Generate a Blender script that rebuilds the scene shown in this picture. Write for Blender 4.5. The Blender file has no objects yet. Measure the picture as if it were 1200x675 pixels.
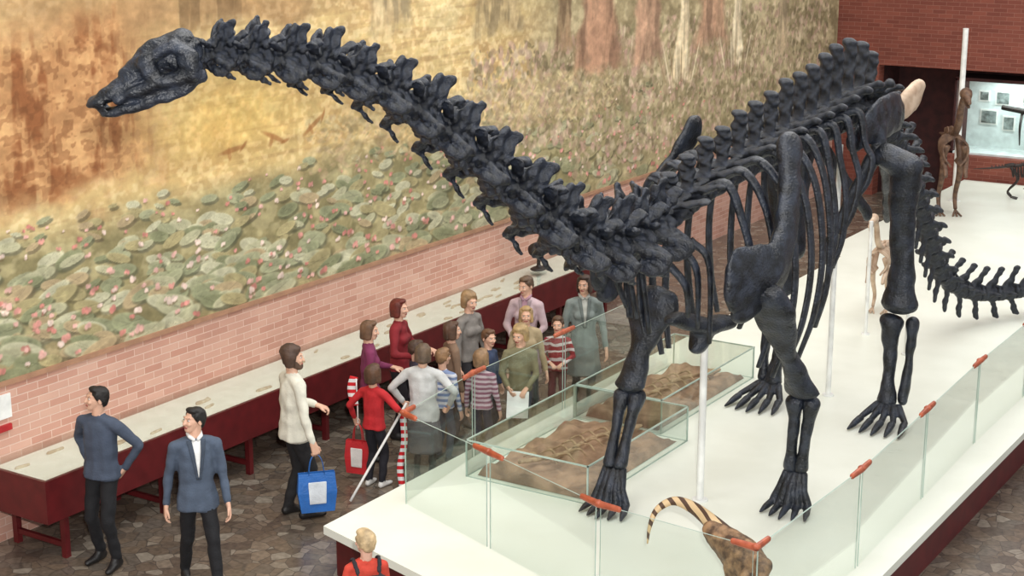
import bpy, bmesh, math, random
import numpy as np
from mathutils import Vector, Matrix, noise
from mathutils.bvhtree import BVHTree
random.seed(5)
rng = np.random.default_rng(7)
V = Vector
SC = bpy.context.scene
SC.view_settings.view_transform = 'Standard'
COL = bpy.context.collection

# ------------------------------------------------------------------ helpers
def s2l(c):
    return tuple(((x/255.0)/12.92 if x/255.0 <= 0.04045 else (((x/255.0)+0.055)/1.055)**2.4) for x in c)

def mat(name, col, rough=0.6, col2=None, nscale=6.0, bump=0.0, bscale=30.0, metal=0.0, spec=0.5, stops=(0.35, 0.65)):
    m = bpy.data.materials.new(name); m.use_nodes = True
    nt = m.node_tree; N = nt.nodes; L = nt.links
    b = N['Principled BSDF']
    b.inputs['Roughness'].default_value = rough
    b.inputs['Metallic'].default_value = metal
    b.inputs['Specular IOR Level'].default_value = spec
    tc = N.new('ShaderNodeTexCoord')
    c1 = s2l(col)
    if col2 is None:
        col2 = tuple(max(0, min(255, x*0.9)) for x in col)
    c2 = s2l(col2)
    n = N.new('ShaderNodeTexNoise'); n.inputs['Scale'].default_value = nscale; n.inputs['Detail'].default_value = 5
    L.new(tc.outputs['Object'], n.inputs['Vector'])
    r = N.new('ShaderNodeValToRGB')
    r.color_ramp.elements[0].position = stops[0]; r.color_ramp.elements[0].color = (*c2, 1)
    r.color_ramp.elements[1].position = stops[1]; r.color_ramp.elements[1].color = (*c1, 1)
    L.new(n.outputs['Fac'], r.inputs['Fac']); L.new(r.outputs['Color'], b.inputs['Base Color'])
    if bump > 0:
        n2 = N.new('ShaderNodeTexNoise'); n2.inputs['Scale'].default_value = bscale; n2.inputs['Detail'].default_value = 4
        L.new(tc.outputs['Object'], n2.inputs['Vector'])
        bp = N.new('ShaderNodeBump'); bp.inputs['Strength'].default_value = bump; bp.inputs['Distance'].default_value = 0.02
        L.new(n2.outputs['Fac'], bp.inputs['Height']); L.new(bp.outputs['Normal'], b.inputs['Normal'])
    return m

def stripes(name, c1, c2, scale, axis='Z', rough=0.8, distort=0.5, width=0.5):
    m = mat(name, c1, rough); nt = m.node_tree; N = nt.nodes; L = nt.links
    b = N['Principled BSDF']; tc = N.new('ShaderNodeTexCoord')
    w = N.new('ShaderNodeTexWave'); w.bands_direction = axis; w.inputs['Scale'].default_value = scale
    w.inputs['Distortion'].default_value = distort
    L.new(tc.outputs['Object'], w.inputs['Vector'])
    r = N.new('ShaderNodeValToRGB'); r.color_ramp.interpolation = 'CONSTANT'
    r.color_ramp.elements[0].color = (*s2l(c1), 1); r.color_ramp.elements[1].color = (*s2l(c2), 1)
    r.color_ramp.elements[1].position = width
    L.new(w.outputs['Fac'], r.inputs['Fac']); L.new(r.outputs['Color'], b.inputs['Base Color'])
    return m

def brick(name, c1, c2, mortar, plane='YZ', bw=0.26, rh=0.078):
    m = mat(name, c1, 0.75); nt = m.node_tree; N = nt.nodes; L = nt.links
    b = N['Principled BSDF']; tc = N.new('ShaderNodeTexCoord')
    sp = N.new('ShaderNodeSeparateXYZ'); cb = N.new('ShaderNodeCombineXYZ')
    L.new(tc.outputs['Object'], sp.inputs[0])
    L.new(sp.outputs['Y' if plane[0] == 'Y' else 'X'], cb.inputs[0]); L.new(sp.outputs['Z'], cb.inputs[1])
    t = N.new('ShaderNodeTexBrick'); t.inputs['Scale'].default_value = 1.0
    t.inputs['Brick Width'].default_value = bw; t.inputs['Row Height'].default_value = rh
    t.inputs['Mortar Size'].default_value = 0.006; t.inputs['Mortar Smooth'].default_value = 0.4
    t.inputs['Color1'].default_value = (*s2l(c1), 1); t.inputs['Color2'].default_value = (*s2l(c2), 1)
    t.inputs['Mortar'].default_value = (*s2l(mortar), 1)
    L.new(cb.outputs[0], t.inputs['Vector'])
    n = N.new('ShaderNodeTexNoise'); n.inputs['Scale'].default_value = 1.2; n.inputs['Detail'].default_value = 6
    L.new(tc.outputs['Object'], n.inputs['Vector'])
    mx = N.new('ShaderNodeMixRGB'); mx.blend_type = 'OVERLAY'; mx.inputs[0].default_value = 0.25
    L.new(t.outputs['Color'], mx.inputs[1]); L.new(n.outputs['Fac'], mx.inputs[2])
    L.new(mx.outputs[0], b.inputs['Base Color'])
    bp = N.new('ShaderNodeBump'); bp.inputs['Strength'].default_value = 0.4; bp.inputs['Distance'].default_value = 0.01; bp.invert = True
    L.new(t.outputs['Fac'], bp.inputs['Height']); L.new(bp.outputs['Normal'], b.inputs['Normal'])
    return m

def glassmat(name, tint=(0.95, 0.975, 0.96), base=0.05):
    m = bpy.data.materials.new(name); m.use_nodes = True
    nt = m.node_tree; N = nt.nodes; L = nt.links
    N.remove(N['Principled BSDF']); out = N['Material Output']
    tr = N.new('ShaderNodeBsdfTransparent'); tr.inputs[0].default_value = (*tint, 1)
    gl = N.new('ShaderNodeBsdfGlossy'); gl.inputs['Roughness'].default_value = 0.03
    lw = N.new('ShaderNodeLayerWeight'); lw.inputs['Blend'].default_value = 0.5
    pw = N.new('ShaderNodeMath'); pw.operation = 'POWER'; pw.inputs[1].default_value = 4.0
    L.new(lw.outputs['Facing'], pw.inputs[0])
    ad = N.new('ShaderNodeMath'); ad.operation = 'MULTIPLY_ADD'; ad.inputs[1].default_value = 0.45; ad.inputs[2].default_value = base
    L.new(pw.outputs[0], ad.inputs[0])
    mx = N.new('ShaderNodeMixShader'); L.new(ad.outputs[0], mx.inputs[0])
    L.new(tr.outputs[0], mx.inputs[1]); L.new(gl.outputs[0], mx.inputs[2]); L.new(mx.outputs[0], out.inputs[0])
    return m

def empty(name, loc=(0, 0, 0), rotz=0.0):
    e = bpy.data.objects.new(name, None); COL.objects.link(e); e.location = loc; e.rotation_euler = (0, 0, rotz); e.empty_display_size = 0.1
    return e

def addobj(name, me, parent=None, M=None):
    o = bpy.data.objects.new(name, me); COL.objects.link(o)
    if parent is not None: o.parent = parent
    if M is not None: o.matrix_local = M
    return o

def mesh_from(name, verts, faces, mats=None, smooth=False, mi=None):
    me = bpy.data.meshes.new(name); me.from_pydata([tuple(v) for v in verts], [], faces); me.update()
    for m in (mats or []): me.materials.append(m)
    if mi is not None: me.polygons.foreach_set('material_index', mi)
    if smooth: me.polygons.foreach_set('use_smooth', [True]*len(me.polygons))
    return me

def boxes(name, bl, mats, parent=None, bevel=0.0):
    """bl: list of (x0,y0,z0,x1,y1,z1,matindex)"""
    bm = bmesh.new()
    for (x0, y0, z0, x1, y1, z1, k) in bl:
        r = bmesh.ops.create_cube(bm, size=1.0)
        for v in r['verts']:
            v.co = V((x0+(v.co.x+.5)*(x1-x0), y0+(v.co.y+.5)*(y1-y0), z0+(v.co.z+.5)*(z1-z0)))
        for f in {f for v in r['verts'] for f in v.link_faces}: f.material_index = k
    me = bpy.data.meshes.new(name); bm.to_mesh(me); bm.free()
    for m in mats: me.materials.append(m)
    o = addobj(name, me, parent)
    if bevel > 0:
        b = o.modifiers.new('b', 'BEVEL'); b.width = bevel; b.segments = 2
    return o

_b = bmesh.new(); bmesh.ops.create_icosphere(_b, subdivisions=2, radius=1.0)
SPH = [v.co.copy() for v in _b.verts]; _b.free()

def hull(*ells):
    bm = bmesh.new()
    for e in ells:
        c = V(e[:3]); r = e[3:]
        if len(r) == 1: r = (r[0],)*3
        for p in SPH: bm.verts.new((c.x+p.x*r[0], c.y+p.y*r[1], c.z+p.z*r[2]))
    res = bmesh.ops.convex_hull(bm, input=bm.verts)
    kill = {g for g in res['geom_interior'] if isinstance(g, bmesh.types.BMVert)} | {g for g in res['geom_unused'] if isinstance(g, bmesh.types.BMVert)}
    bmesh.ops.delete(bm, geom=list(kill), context='VERTS')
    bmesh.ops.recalc_face_normals(bm, faces=bm.faces)
    bm.verts.index_update()
    vs = [v.co.copy() for v in bm.verts]; fs = [[v.index for v in f.verts] for f in bm.faces]
    bm.free(); return vs, fs

def chain(*ells):
    return [hull(ells[i], ells[i+1]) for i in range(len(ells)-1)]

def build_mesh(name, parts, mats, voxel, smooth=2, disp=0.0, dscale=10.0, skipdisp=()):
    """parts: list of ((verts,faces), matindex). Union -> voxel surface -> smoothed."""
    vs = []; fs = []; pid = []
    for (hv, hf), k in parts:
        o = len(vs); vs += hv
        for f in hf: fs.append([i+o for i in f]); pid.append(k)
    me = bpy.data.meshes.new('tmp'); me.from_pydata([tuple(v) for v in vs], [], fs); me.update()
    ob = bpy.data.objects.new('tmp', me); COL.objects.link(ob)
    md = ob.modifiers.new('r', 'REMESH'); md.mode = 'VOXEL'; md.voxel_size = voxel
    dg = bpy.context.evaluated_depsgraph_get()
    new = bpy.data.meshes.new_from_object(ob.evaluated_get(dg))
    bpy.data.objects.remove(ob); bpy.data.meshes.remove(me)
    new.name = name
    n = len(new.vertices); co = np.empty(n*3); new.vertices.foreach_get('co', co); co = co.reshape(-1, 3)
    ne = len(new.edges); ed = np.empty(ne*2, dtype=np.int64); new.edges.foreach_get('vertices', ed); ed = ed.reshape(-1, 2)
    deg = np.zeros(n); np.add.at(deg, ed[:, 0], 1); np.add.at(deg, ed[:, 1], 1); deg[deg == 0] = 1
    for _ in range(smooth):
        s = np.zeros_like(co); np.add.at(s, ed[:, 0], co[ed[:, 1]]); np.add.at(s, ed[:, 1], co[ed[:, 0]])
        co = co*0.45 + 0.55*s/deg[:, None]
    new.vertices.foreach_set('co', co.ravel()); new.update()
    new.materials.clear()
    for m in mats: new.materials.append(m)
    if len(mats) > 1:
        bvh = BVHTree.FromPolygons(vs, fs)
        mi = []
        for p in new.polygons:
            r = bvh.find_nearest(p.center)
            mi.append(pid[r[2]] if r[2] is not None else 0)
        new.polygons.foreach_set('material_index', mi)
    if disp > 0:
        nr = [v.normal.copy() for v in new.vertices]
        sk = set()
        if skipdisp:
            for p in new.polygons:
                if p.material_index in skipdisp: sk.update(p.vertices)
        for i, v in enumerate(new.vertices):
            if i in sk: continue
            v.co += nr[i]*disp*noise.noise(v.co*dscale)
    new.polygons.foreach_set('use_smooth', [True]*len(new.polygons))
    new.update()
    return new

def crom(P, n):
    P = [V(p) for p in P]; Q = [P[0]*2-P[1]]+P+[P[-1]*2-P[-2]]
    out = []
    for i in range(len(P)-1):
        a, b, c, d = Q[i:i+4]
        for k in range(n):
            t = k/n
            out.append(0.5*((2*b)+(c-a)*t+(2*a-5*b+4*c-d)*t*t+(3*b-a-3*c+d)*t**3))
    out.append(P[-1]); return out

def lerp_list(L, n):
    out = []
    for i in range(len(L)-1):
        for k in range(n):
            t = k/n; out.append(tuple(a+(b-a)*t for a, b in zip(L[i], L[i+1])))
    out.append(tuple(L[-1])); return out

def tube(P, R, sub=5, seg=10, ref=V((0, 1, 0))):
    """R: list of (a,b) radii - a along ref-ish axis, b across."""
    pts = crom(P, sub); rad = lerp_list([r if isinstance(r, tuple) else (r, r) for r in R], sub)
    vs = []; fs = []
    for i, p in enumerate(pts):
        t = (pts[min(i+1, len(pts)-1)]-pts[max(i-1, 0)]).normalized()
        a = ref-t*ref.dot(t)
        if a.length < 1e-3: a = V((1, 0, 0))-t*t.x
        a.normalize(); b = t.cross(a)
        for k in range(seg):
            w = 2*math.pi*k/seg
            vs.append(p+a*math.cos(w)*rad[i][0]+b*math.sin(w)*rad[i][1])
    for i in range(len(pts)-1):
        for k in range(seg):
            k2 = (k+1) % seg
            fs.append([i*seg+k, i*seg+k2, (i+1)*seg+k2, (i+1)*seg+k])
    fs.append(list(range(seg))[::-1]); fs.append([(len(pts)-1)*seg+k for k in range(seg)])
    return vs, fs

def join_parts(name, parts, mats, parent=None, smooth=True):
    vs = []; fs = []; mi = []
    for (hv, hf), k in parts:
        o = len(vs); vs += hv
        for f in hf: fs.append([i+o for i in f]); mi.append(k)
    me = mesh_from(name, vs, fs, mats, smooth, mi)
    return addobj(name, me, parent)

# ------------------------------------------------------------------ camera
f_px = 1900.0; phi = math.radians(14.376); yaw = math.radians(32.51)
cd = bpy.data.cameras.new('camera'); cam = bpy.data.objects.new('camera', cd); COL.objects.link(cam)
fw = V((-math.sin(yaw)*math.cos(phi), math.cos(yaw)*math.cos(phi), -math.sin(phi)))
cam.location = (0, 0, 6.3); cam.rotation_euler = fw.to_track_quat('-Z', 'Y').to_euler()
cd.sensor_fit = 'HORIZONTAL'; cd.sensor_width = 36; cd.lens = 36*f_px/1200; cd.clip_end = 200
SC.camera = cam

# ------------------------------------------------------------------ lights
w = bpy.data.worlds.new('world'); SC.world = w; w.use_nodes = True
w.node_tree.nodes['Background'].inputs[0].default_value = (0.96, 0.98, 1.0, 1)
w.node_tree.nodes['Background'].inputs[1].default_value = 0.78
def area(name, loc, sx, sy, p, rot=(0, 0, 0), col=(1, 0.98, 0.94)):
    l = bpy.data.lights.new(name, 'AREA'); l.shape = 'RECTANGLE'; l.size = sx; l.size_y = sy; l.energy = p; l.color = col
    o = bpy.data.objects.new(name, l); COL.objects.link(o); o.location = loc; o.rotation_euler = rot; return o
for y in (9, 17, 25):
    area('ceiling_light', (-6.5, y, 9.2), 6, 5, 430)
pl = bpy.data.lights.new('camera_flash', 'POINT'); pl.energy = 4600; pl.shadow_soft_size = 0.08; pl.color = (1, 0.98, 0.95)
po = bpy.data.objects.new('camera_flash', pl); COL.objects.link(po); po.location = (0.25, 0.0, 6.82)

# ------------------------------------------------------------------ room
WX = -12.05; YE = 31.0
m_brick = brick('brick_pink', (204, 160, 142), (186, 136, 118), (214, 182, 166), 'YZ')
m_brick2 = brick('brick_red', (132, 70, 55), (114, 56, 44), (140, 92, 78), 'XZ')
m_dark = mat('recess_paint', (70, 32, 30), 0.8, (50, 22, 22))
# floor
m_floor = mat('stone_paving', (90, 80, 72), 0.24)
nt = m_floor.node_tree; N = nt.nodes; L = nt.links; b = N['Principled BSDF']; tc = N.new('ShaderNodeTexCoord')
vo = N.new('ShaderNodeTexVoronoi'); vo.inputs['Scale'].default_value = 6.5
vd = N.new('ShaderNodeTexVoronoi'); vd.feature = 'DISTANCE_TO_EDGE'; vd.inputs['Scale'].default_value = 6.5
L.new(tc.outputs['Object'], vo.inputs['Vector']); L.new(tc.outputs['Object'], vd.inputs['Vector'])
r1 = N.new('ShaderNodeValToRGB'); cr = r1.color_ramp
cr.elements[0].color = (*s2l((84, 74, 66)), 1); cr.elements[1].color = (*s2l((134, 126, 114)), 1)
for p, c in ((0.3, (106, 92, 78)), (0.5, (94, 86, 78)), (0.75, (116, 102, 88))):
    e = cr.elements.new(p); e.color = (*s2l(c), 1)
sx = N.new('ShaderNodeSeparateColor'); L.new(vo.outputs['Color'], sx.inputs[0]); L.new(sx.outputs[0], r1.inputs['Fac'])
r2 = N.new('ShaderNodeValToRGB'); r2.color_ramp.elements[0].position = 0.01; r2.color_ramp.elements[1].position = 0.04
L.new(vd.outputs['Distance'], r2.inputs['Fac'])
mx = N.new('ShaderNodeMixRGB'); mx.inputs[1].default_value = (*s2l((80, 72, 65)), 1)
L.new(r2.outputs['Color'], mx.inputs[0]); L.new(r1.outputs['Color'], mx.inputs[2])
ns = N.new('ShaderNodeTexNoise'); ns.inputs['Scale'].default_value = 18; ns.inputs['Detail'].default_value = 6
L.new(tc.outputs['Object'], ns.inputs['Vector'])
mx2 = N.new('ShaderNodeMixRGB'); mx2.blend_type = 'OVERLAY'; mx2.inputs[0].default_value = 0.6
L.new(mx.outputs[0], mx2.inputs[1]); L.new(ns.outputs['Fac'], mx2.inputs[2]); L.new(mx2.outputs[0], b.inputs['Base Color'])
boxes('floor', [(-12.4, 2, -0.2, 4, YE+1.5, 0, 0)], [m_floor])
boxes('wall_left', [(WX-0.3, 4, 0, WX, YE, 1.56, 0), (WX-0.3, 4, 1.56, WX-0.03, YE, 8.0, 1)], [m_brick, mat('plaster', (190, 175, 140), 0.9)])
m_trim = mat('ledge_wood', (176, 132, 104), 0.6)
boxes('trim_1', [(WX-0.03, 4, 1.545, WX+0.03, YE, 1.59, 0)], [m_trim])
boxes('wall_back', [(WX-0.3, YE, 2.62, 4, YE+0.3, 8.0, 0), (WX-0.3, YE, 0, -11.15, YE+0.3, 2.62, 0), (-11.35, YE+.3, 0, -11.15, YE+1.4, 2.62, 1),
                    (-11.15, YE+1.2, 0, 4, YE+1.4, 2.62, 1), (-11.35, YE+0.3, 2.62, 4, YE+1.4, 2.8, 1),
                    (-9.75, YE+0.1, 0, 4, YE+0.3, 0.95, 0)], [m_brick2, m_dark])

# ---- mural (painted colours computed on the wall's own surface)
NW, NH = 2000, 340
Yc = np.linspace(7.0, YE, NW); Zc = np.linspace(1.59, 5.6, NH)
YY, ZZ = np.meshgrid(Yc, Zc)
def vnoise(cy, cz):
    g = rng.random((cz+2, cy+2))
    y = np.linspace(0, cy, NW, endpoint=False); z = np.linspace(0, cz, NH, endpoint=False)
    yi = y.astype(int); zi = z.astype(int); fy = y-yi; fz = z-zi
    fy = fy*fy*(3-2*fy); fz = fz*fz*(3-2*fz)
    a = g[np.ix_(zi, yi)]; b_ = g[np.ix_(zi, yi+1)]; c = g[np.ix_(zi+1, yi)]; d = g[np.ix_(zi+1, yi+1)]
    return (a*(1-fy)+b_*fy)*(1-fz)[:, None]+(c*(1-fy)+d*fy)*fz[:, None]
def fbm(cy, cz, o=4):
    s = 0; a = 0.5; t = 0
    for _ in range(o):
        s = s+a*vnoise(int(cy), int(cz)); t += a; a *= 0.55; cy *= 2; cz *= 2
    return s/t
def sst(a, b_, x):
    t = np.clip((x-a)/(b_-a), 0, 1); return t*t*(3-2*t)
img = np.zeros((NH, NW, 3))
def C(*c): return np.array(c, float)
def mixin(mask, col):
    global img
    img = img*(1-mask[..., None])+np.asarray(col, float)*mask[..., None]
img[:] = C(210, 182, 128)
n1 = fbm(14, 5); n2 = fbm(40, 12); n3 = fbm(120, 30, 3); nst = fbm(20, 60, 3); n4 = fbm(300, 70, 2)
mixin(0.8*sst(.45, .65, n1), C(222, 198, 146))
mixin(0.6*sst(.5, .7, n2), C(192, 156, 106))
mixin(0.5*sst(.5, .62, nst), C(180, 148, 104))
mixin(0.4*sst(.52, .62, n4), C(232, 212, 168))
mixin(0.55*np.exp(-((YY-13.2)/1.3)**2-((ZZ-3.7)/.5)**2), C(224, 182, 98))
# right-hand part: olive thicket
mixin(0.85*sst(17.5, 20.5, YY+2.5*(n1-.5)*2), C(160, 146, 114))
mixin(0.6*sst(18.5, 21, YY)*sst(.45, .6, n3), C(192, 176, 142))
mixin(0.55*sst(18.5, 21, YY)*sst(.5, .65, n2), C(124, 110, 82))
# brown band of distant trees along the top
mixin(0.6*sst(4.4, 5.0, ZZ+1.2*(n2-.5))*(1-sst(17, 19, YY)), C(166, 130, 92))
# reddish trunk mass at left
mk = np.exp(-((YY-10.7)/1.25)**4)*sst(2.95, 3.5, ZZ+.8*(n2-.5))*(1-sst(4.5, 5.1, ZZ+.9*(n1-.5)))
streak = fbm(130, 5, 4)
mixin(0.85*mk, C(188, 136, 92)); mixin(0.8*mk*sst(.47, .6, streak), C(138, 84, 52)); mixin(.5*mk*sst(.5, .65, n3), C(212, 170, 120)); mixin(.45*mk*sst(.5, .6, n4), C(110, 70, 44))
mixin(.6*np.exp(-((YY-8.6)/.8)**2)*sst(2.6, 3.2, ZZ), C(160, 146, 110))
# water + lily field
lily = (1-sst(2.75, 3.15, ZZ+.5*(n1-.5)+.012*(YY-10)))*(1-.8*sst(20, 23, YY))
mixin(lily, C(158, 146, 106)); mixin(0.6*lily*sst(.45, .6, n2), C(126, 118, 84)); mixin(.5*lily*sst(.5, .62, n3), C(184, 172, 132))
mixin(.6*lily*(1-sst(1.6, 2.1, ZZ))*sst(.4, .6, n1), C(182, 160, 124))
def ellipse(y, z, ry, rz, col, ang=0.0, soft=0.12, alpha=1.0):
    R = max(ry, rz)*1.2
    i0, i1 = np.searchsorted(Yc, [y-R, y+R]); j0, j1 = np.searchsorted(Zc, [z-R, z+R])
    if i1 <= i0 or j1 <= j0: return
    dy = YY[j0:j1, i0:i1]-y; dz = ZZ[j0:j1, i0:i1]-z
    a = dy*math.cos(ang)+dz*math.sin(ang); c = -dy*math.sin(ang)+dz*math.cos(ang)
    d = np.sqrt((a/ry)**2+(c/rz)**2)
    mk = (1-sst(1-soft, 1+soft, d))[..., None]*alpha
    img[j0:j1, i0:i1] = img[j0:j1, i0:i1]*(1-mk)+np.asarray(col, float)*mk
R_ = random.Random(11)
pads = []
for _ in range(900):
    y = R_.uniform(7, 23); z = 1.6+1.45*R_.random()**1.1
    pads.append((z, y))
pads.sort(reverse=True)
for z, y in pads:
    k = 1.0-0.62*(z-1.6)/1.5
    if R_.random() < .08+(.35 if z > 2.7 else 0)+(.4 if y > 20 else 0): continue
    ry = R_.uniform(.15, .32)*k; rz = ry*R_.uniform(.26, .42); an = R_.uniform(-.35, .35)
    base = R_.choice([C(160, 160, 128), C(146, 148, 116), C(180, 176, 144), C(166, 154, 114), C(134, 136, 104), C(192, 188, 158), C(176, 156, 122)])
    far = min(1, max(0, (y-15)/7)); base = base*(1-.4*far)+C(158, 146, 114)*.4*far
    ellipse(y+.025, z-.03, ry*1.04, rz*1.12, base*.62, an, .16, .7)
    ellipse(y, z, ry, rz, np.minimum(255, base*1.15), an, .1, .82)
    ellipse(y, z+rz*.08, ry*.88, rz*.84, base*.96, an, .2, .75)
    for _k in range(3): ellipse(y+ry*R_.uniform(-.2, .2), z, ry*.8, rz*.06, base*R_.choice([.8, 1.1]), an+R_.uniform(-.5, .5), .4, .55)
for _ in range(560):
    y = R_.uniform(7, 25); z = 1.62+1.4*R_.random(); k = 1.0-0.5*(z-1.6)/1.5
    r = R_.uniform(.03, .06)*k; c = R_.choice([C(228, 180, 168), C(218, 154, 142), C(238, 212, 198), C(206, 136, 124)])
    ellipse(y, z-r*.6, r*1.2, r*.4, C(118, 102, 74), 0, .3, .6)
    for q in range(5): ellipse(y+R_.uniform(-r, r)*.8, z+R_.uniform(-.3, 1)*r*.6, r*.6, r*.5, c*R_.uniform(.88, 1.06), R_.uniform(0, 3), .3, .85)
# foliage dabs in the right thicket
for _ in range(4200):
    y = R_.uniform(17.8, 30.5); z = R_.uniform(1.9 if y > 20.5 else 2.5, 4.0); r = R_.uniform(.02, .08)
    c = R_.choice([C(190, 164, 142), C(140, 130, 98), C(176, 162, 128), C(212, 192, 162), C(116, 104, 78), C(160, 136, 112), C(188, 152, 138)])
    ellipse(y, z, r*R_.uniform(.5, 1.6), r*R_.uniform(.4, 1.0), c, R_.uniform(0, 3), .3, .6)
for _ in range(1500):
    y = R_.uniform(14.5, 22); z = R_.uniform(2.8, 3.5); r = R_.uniform(.02, .06)
    ellipse(y, z, r*R_.uniform(.8, 2.2), r*R_.uniform(.3, .8), R_.choice([C(172, 152, 112), C(216, 196, 150), C(150, 134, 98), C(198, 168, 136)]), R_.uniform(-.8, .8), .4, .45)
# tree trunks with flaring roots
def trunk(y, w, z0, z1, col, flare=2.6, al=.8):
    t = np.clip((ZZ-z0)/(z1-z0), 0, 1); half = w*(1+(flare-1)*(1-t)**2.5)*(1+.5*(n2-.5))
    d = np.abs(YY-y-.35*(n1-.5))/half
    mk = (1-sst(.65, 1.05, d))*sst(z0-.05, z0+.25, ZZ+.35*(n3-.5))
    mixin(al*mk, col)
    mixin(.55*mk*sst(.5, .6, streak), np.asarray(col)*.72); mixin(.5*mk*(1-sst(.35, .46, streak)), np.minimum(255, np.asarray(col)*1.2))
trunk(21.3, .5, 3.35, 5.6, C(164, 126, 102), 1.6, .88); trunk(22.9, .35, 3.3, 5.6, C(172, 136, 112), 1.8, .85); trunk(20.3, .14, 3.7, 5.6, C(142, 114, 88), 2, .6)
trunk(25.2, .5, 3.4, 5.0, C(166, 130, 106), 1.6, .8)
trunk(24.1, .15, 2.95, 4.6, C(216, 196, 162), 3.0, .9); trunk(26.2, .14, 3.05, 4.5, C(218, 200, 168), 3.0, .9)
for yb in (24.1, 26.2):   # hanging root strands
    for k in range(9):
        a = (k-4)*.11; ellipse(yb+a*1.6, 3.25, .022, .34, C(226, 210, 178) if k % 2 else C(150, 128, 98), -a*1.2, .4, .75)
trunk(16.2, .3, 4.35, 5.6, C(196, 176, 138), 2.0, .65); trunk(28.2, .16, 3.0, 5.0, C(176, 156, 126), 2.2, .75); trunk(18.6, .5, 4.1, 5.6, C(166, 146, 112), 1.5, .65)
trunk(12.6, .8, 4.6, 5.6, C(156, 124, 88), 1.3, .55)
# little creatures in the water of the mural
for (y, z, l, a) in ((13.2, 3.35, .2, .1), (13.9, 3.4, .2, -.4), (16.9, 3.3, .15, .2), (14.6, 3.45, .2, .5)):
    ellipse(y, z, l, .03, C(158, 108, 66), a, .4, .7); ellipse(y+l*.9, z+l*math.sin(a)*.9, .08, .02, C(158, 108, 66), a+.6, .4, .7); ellipse(y-.05, z-.04, .03, .07, C(158, 108, 66), a, .4, .55)
img *= (0.88+.24*n3)[..., None]; img *= (0.93+.14*n4)[..., None]
img = np.clip(img, 0, 255)/255.0
lin = np.where(img <= .04045, img/12.92, ((img+.055)/1.055)**2.4)
me = bpy.data.meshes.new('mural'); nv = NW*NH; me.vertices.add(nv)
co = np.empty((nv, 3)); co[:, 0] = WX; co[:, 1] = YY.ravel(); co[:, 2] = ZZ.ravel(); me.vertices.foreach_set('co', co.ravel())
idx = np.arange(nv).reshape(NH, NW)
q = np.stack([idx[:-1, :-1], idx[:-1, 1:], idx[1:, 1:], idx[1:, :-1]], -1).reshape(-1, 4); nf = len(q)
me.loops.add(nf*4); me.loops.foreach_set('vertex_index', q.ravel().astype(np.int32)); me.polygons.add(nf)
me.polygons.foreach_set('loop_start', (np.arange(nf)*4).astype(np.int32)); me.update(calc_edges=True)
at = me.color_attributes.new('paint', 'FLOAT_COLOR', 'POINT')
rgba = np.ones((nv, 4), dtype=np.float32); rgba[:, :3] = lin.reshape(-1, 3); at.data.foreach_set('color', rgba.ravel())
m_mural = bpy.data.materials.new('mural_paint'); m_mural.use_nodes = True
nt = m_mural.node_tree; N = nt.nodes; L = nt.links; b = N['Principled BSDF']; b.inputs['Roughness'].default_value = 0.85; b.inputs['Specular IOR Level'].default_value = .15
a_ = N.new('ShaderNodeAttribute'); a_.attribute_name = 'paint'
tc = N.new('ShaderNodeTexCoord'); ns = N.new('ShaderNodeTexNoise'); ns.inputs['Scale'].default_value = 9; ns.inputs['Detail'].default_value = 9; ns.inputs['Roughness'].default_value = .7
L.new(tc.outputs['Object'], ns.inputs['Vector'])
mx = N.new('ShaderNodeMixRGB'); mx.blend_type = 'OVERLAY'; mx.inputs[0].default_value = .35
L.new(a_.outputs['Color'], mx.inputs[1]); L.new(ns.outputs['Fac'], mx.inputs[2]); L.new(mx.outputs[0], b.inputs['Base Color'])
me.materials.append(m_mural); addobj('mural', me)
m_mu = mat('mural_upper', (176, 150, 104), .9, (140, 112, 76), 2.0)
boxes('mural_upper_field', [(WX-.02, 4, 5.6, WX, YE, 8.0, 0), (WX-.02, 4, 1.59, WX, 7.0, 5.6, 0)], [m_mu])

# ------------------------------------------------------------------ wall showcase (long, low)
m_maroon = mat('maroon_wood', (96, 24, 27), 0.45, (80, 18, 21))
m_white = mat('white_lining', (248, 246, 236), 0.6, (238, 236, 224))
m_glass = glassmat('glass')
m_fos = mat('fossil_tan', (186, 158, 124), .8, (140, 110, 84), 20)
case = empty('long_display_case')
bl = []
y = 9.5; CY1 = 21.0
bl += [(-12.0, y, .44, -11.15, CY1, .50, 0), (-11.19, y, .50, -11.15, CY1, .86, 0), (-12.0, y, .50, -11.19, y+.04, .86, 0), (-12.0, CY1-.04, .5, -11.19, CY1, .86, 0), (-12.0, y+.04, .5, -11.19, CY1-.04, .80, 1)]
yy = 9.75
while yy < CY1:
    bl += [(-11.28, yy, 0, -11.22, yy+.06, .44, 0), (-11.95, yy, 0, -11.89, yy+.06, .44, 0), (-11.9, yy+.01, .1, -11.26, yy+.05, .15, 0)]; yy += 1.3
boxes('body', bl, [m_maroon, m_white], case)
boxes('glass_top', [(-12.0, 9.5, .865, -11.16, CY1, .873, 0)], [m_glass], case)
m_foslt = mat('fossil_pale', (214, 200, 176), .8, (186, 164, 136), 20)
pr = []
for i in range(46):
    yy = R_.uniform(9.7, 20.8); xx = R_.uniform(-11.85, -11.35); r = R_.uniform(.02, .06)
    pr.append((hull((xx, yy, .805, r*.6, r, .02), (xx+R_.uniform(-.04, .04), yy+R_.uniform(.05, .16), .81, r*.4, r*.5, .015)), 0))
join_parts('fossils', pr, [m_foslt], case)
m_red = mat('sign_red', (176, 30, 36), .5); m_paper = mat('paper', (240, 240, 236), .7)
boxes('wall_notice', [(WX, 9.5, 1.22, WX+.015, 9.92, 1.46, 0)], [m_paper])
boxes('wall_socket_box', [(WX, 9.72, 1.1, WX+.03, 9.9, 1.16, 0)], [m_red])
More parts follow.
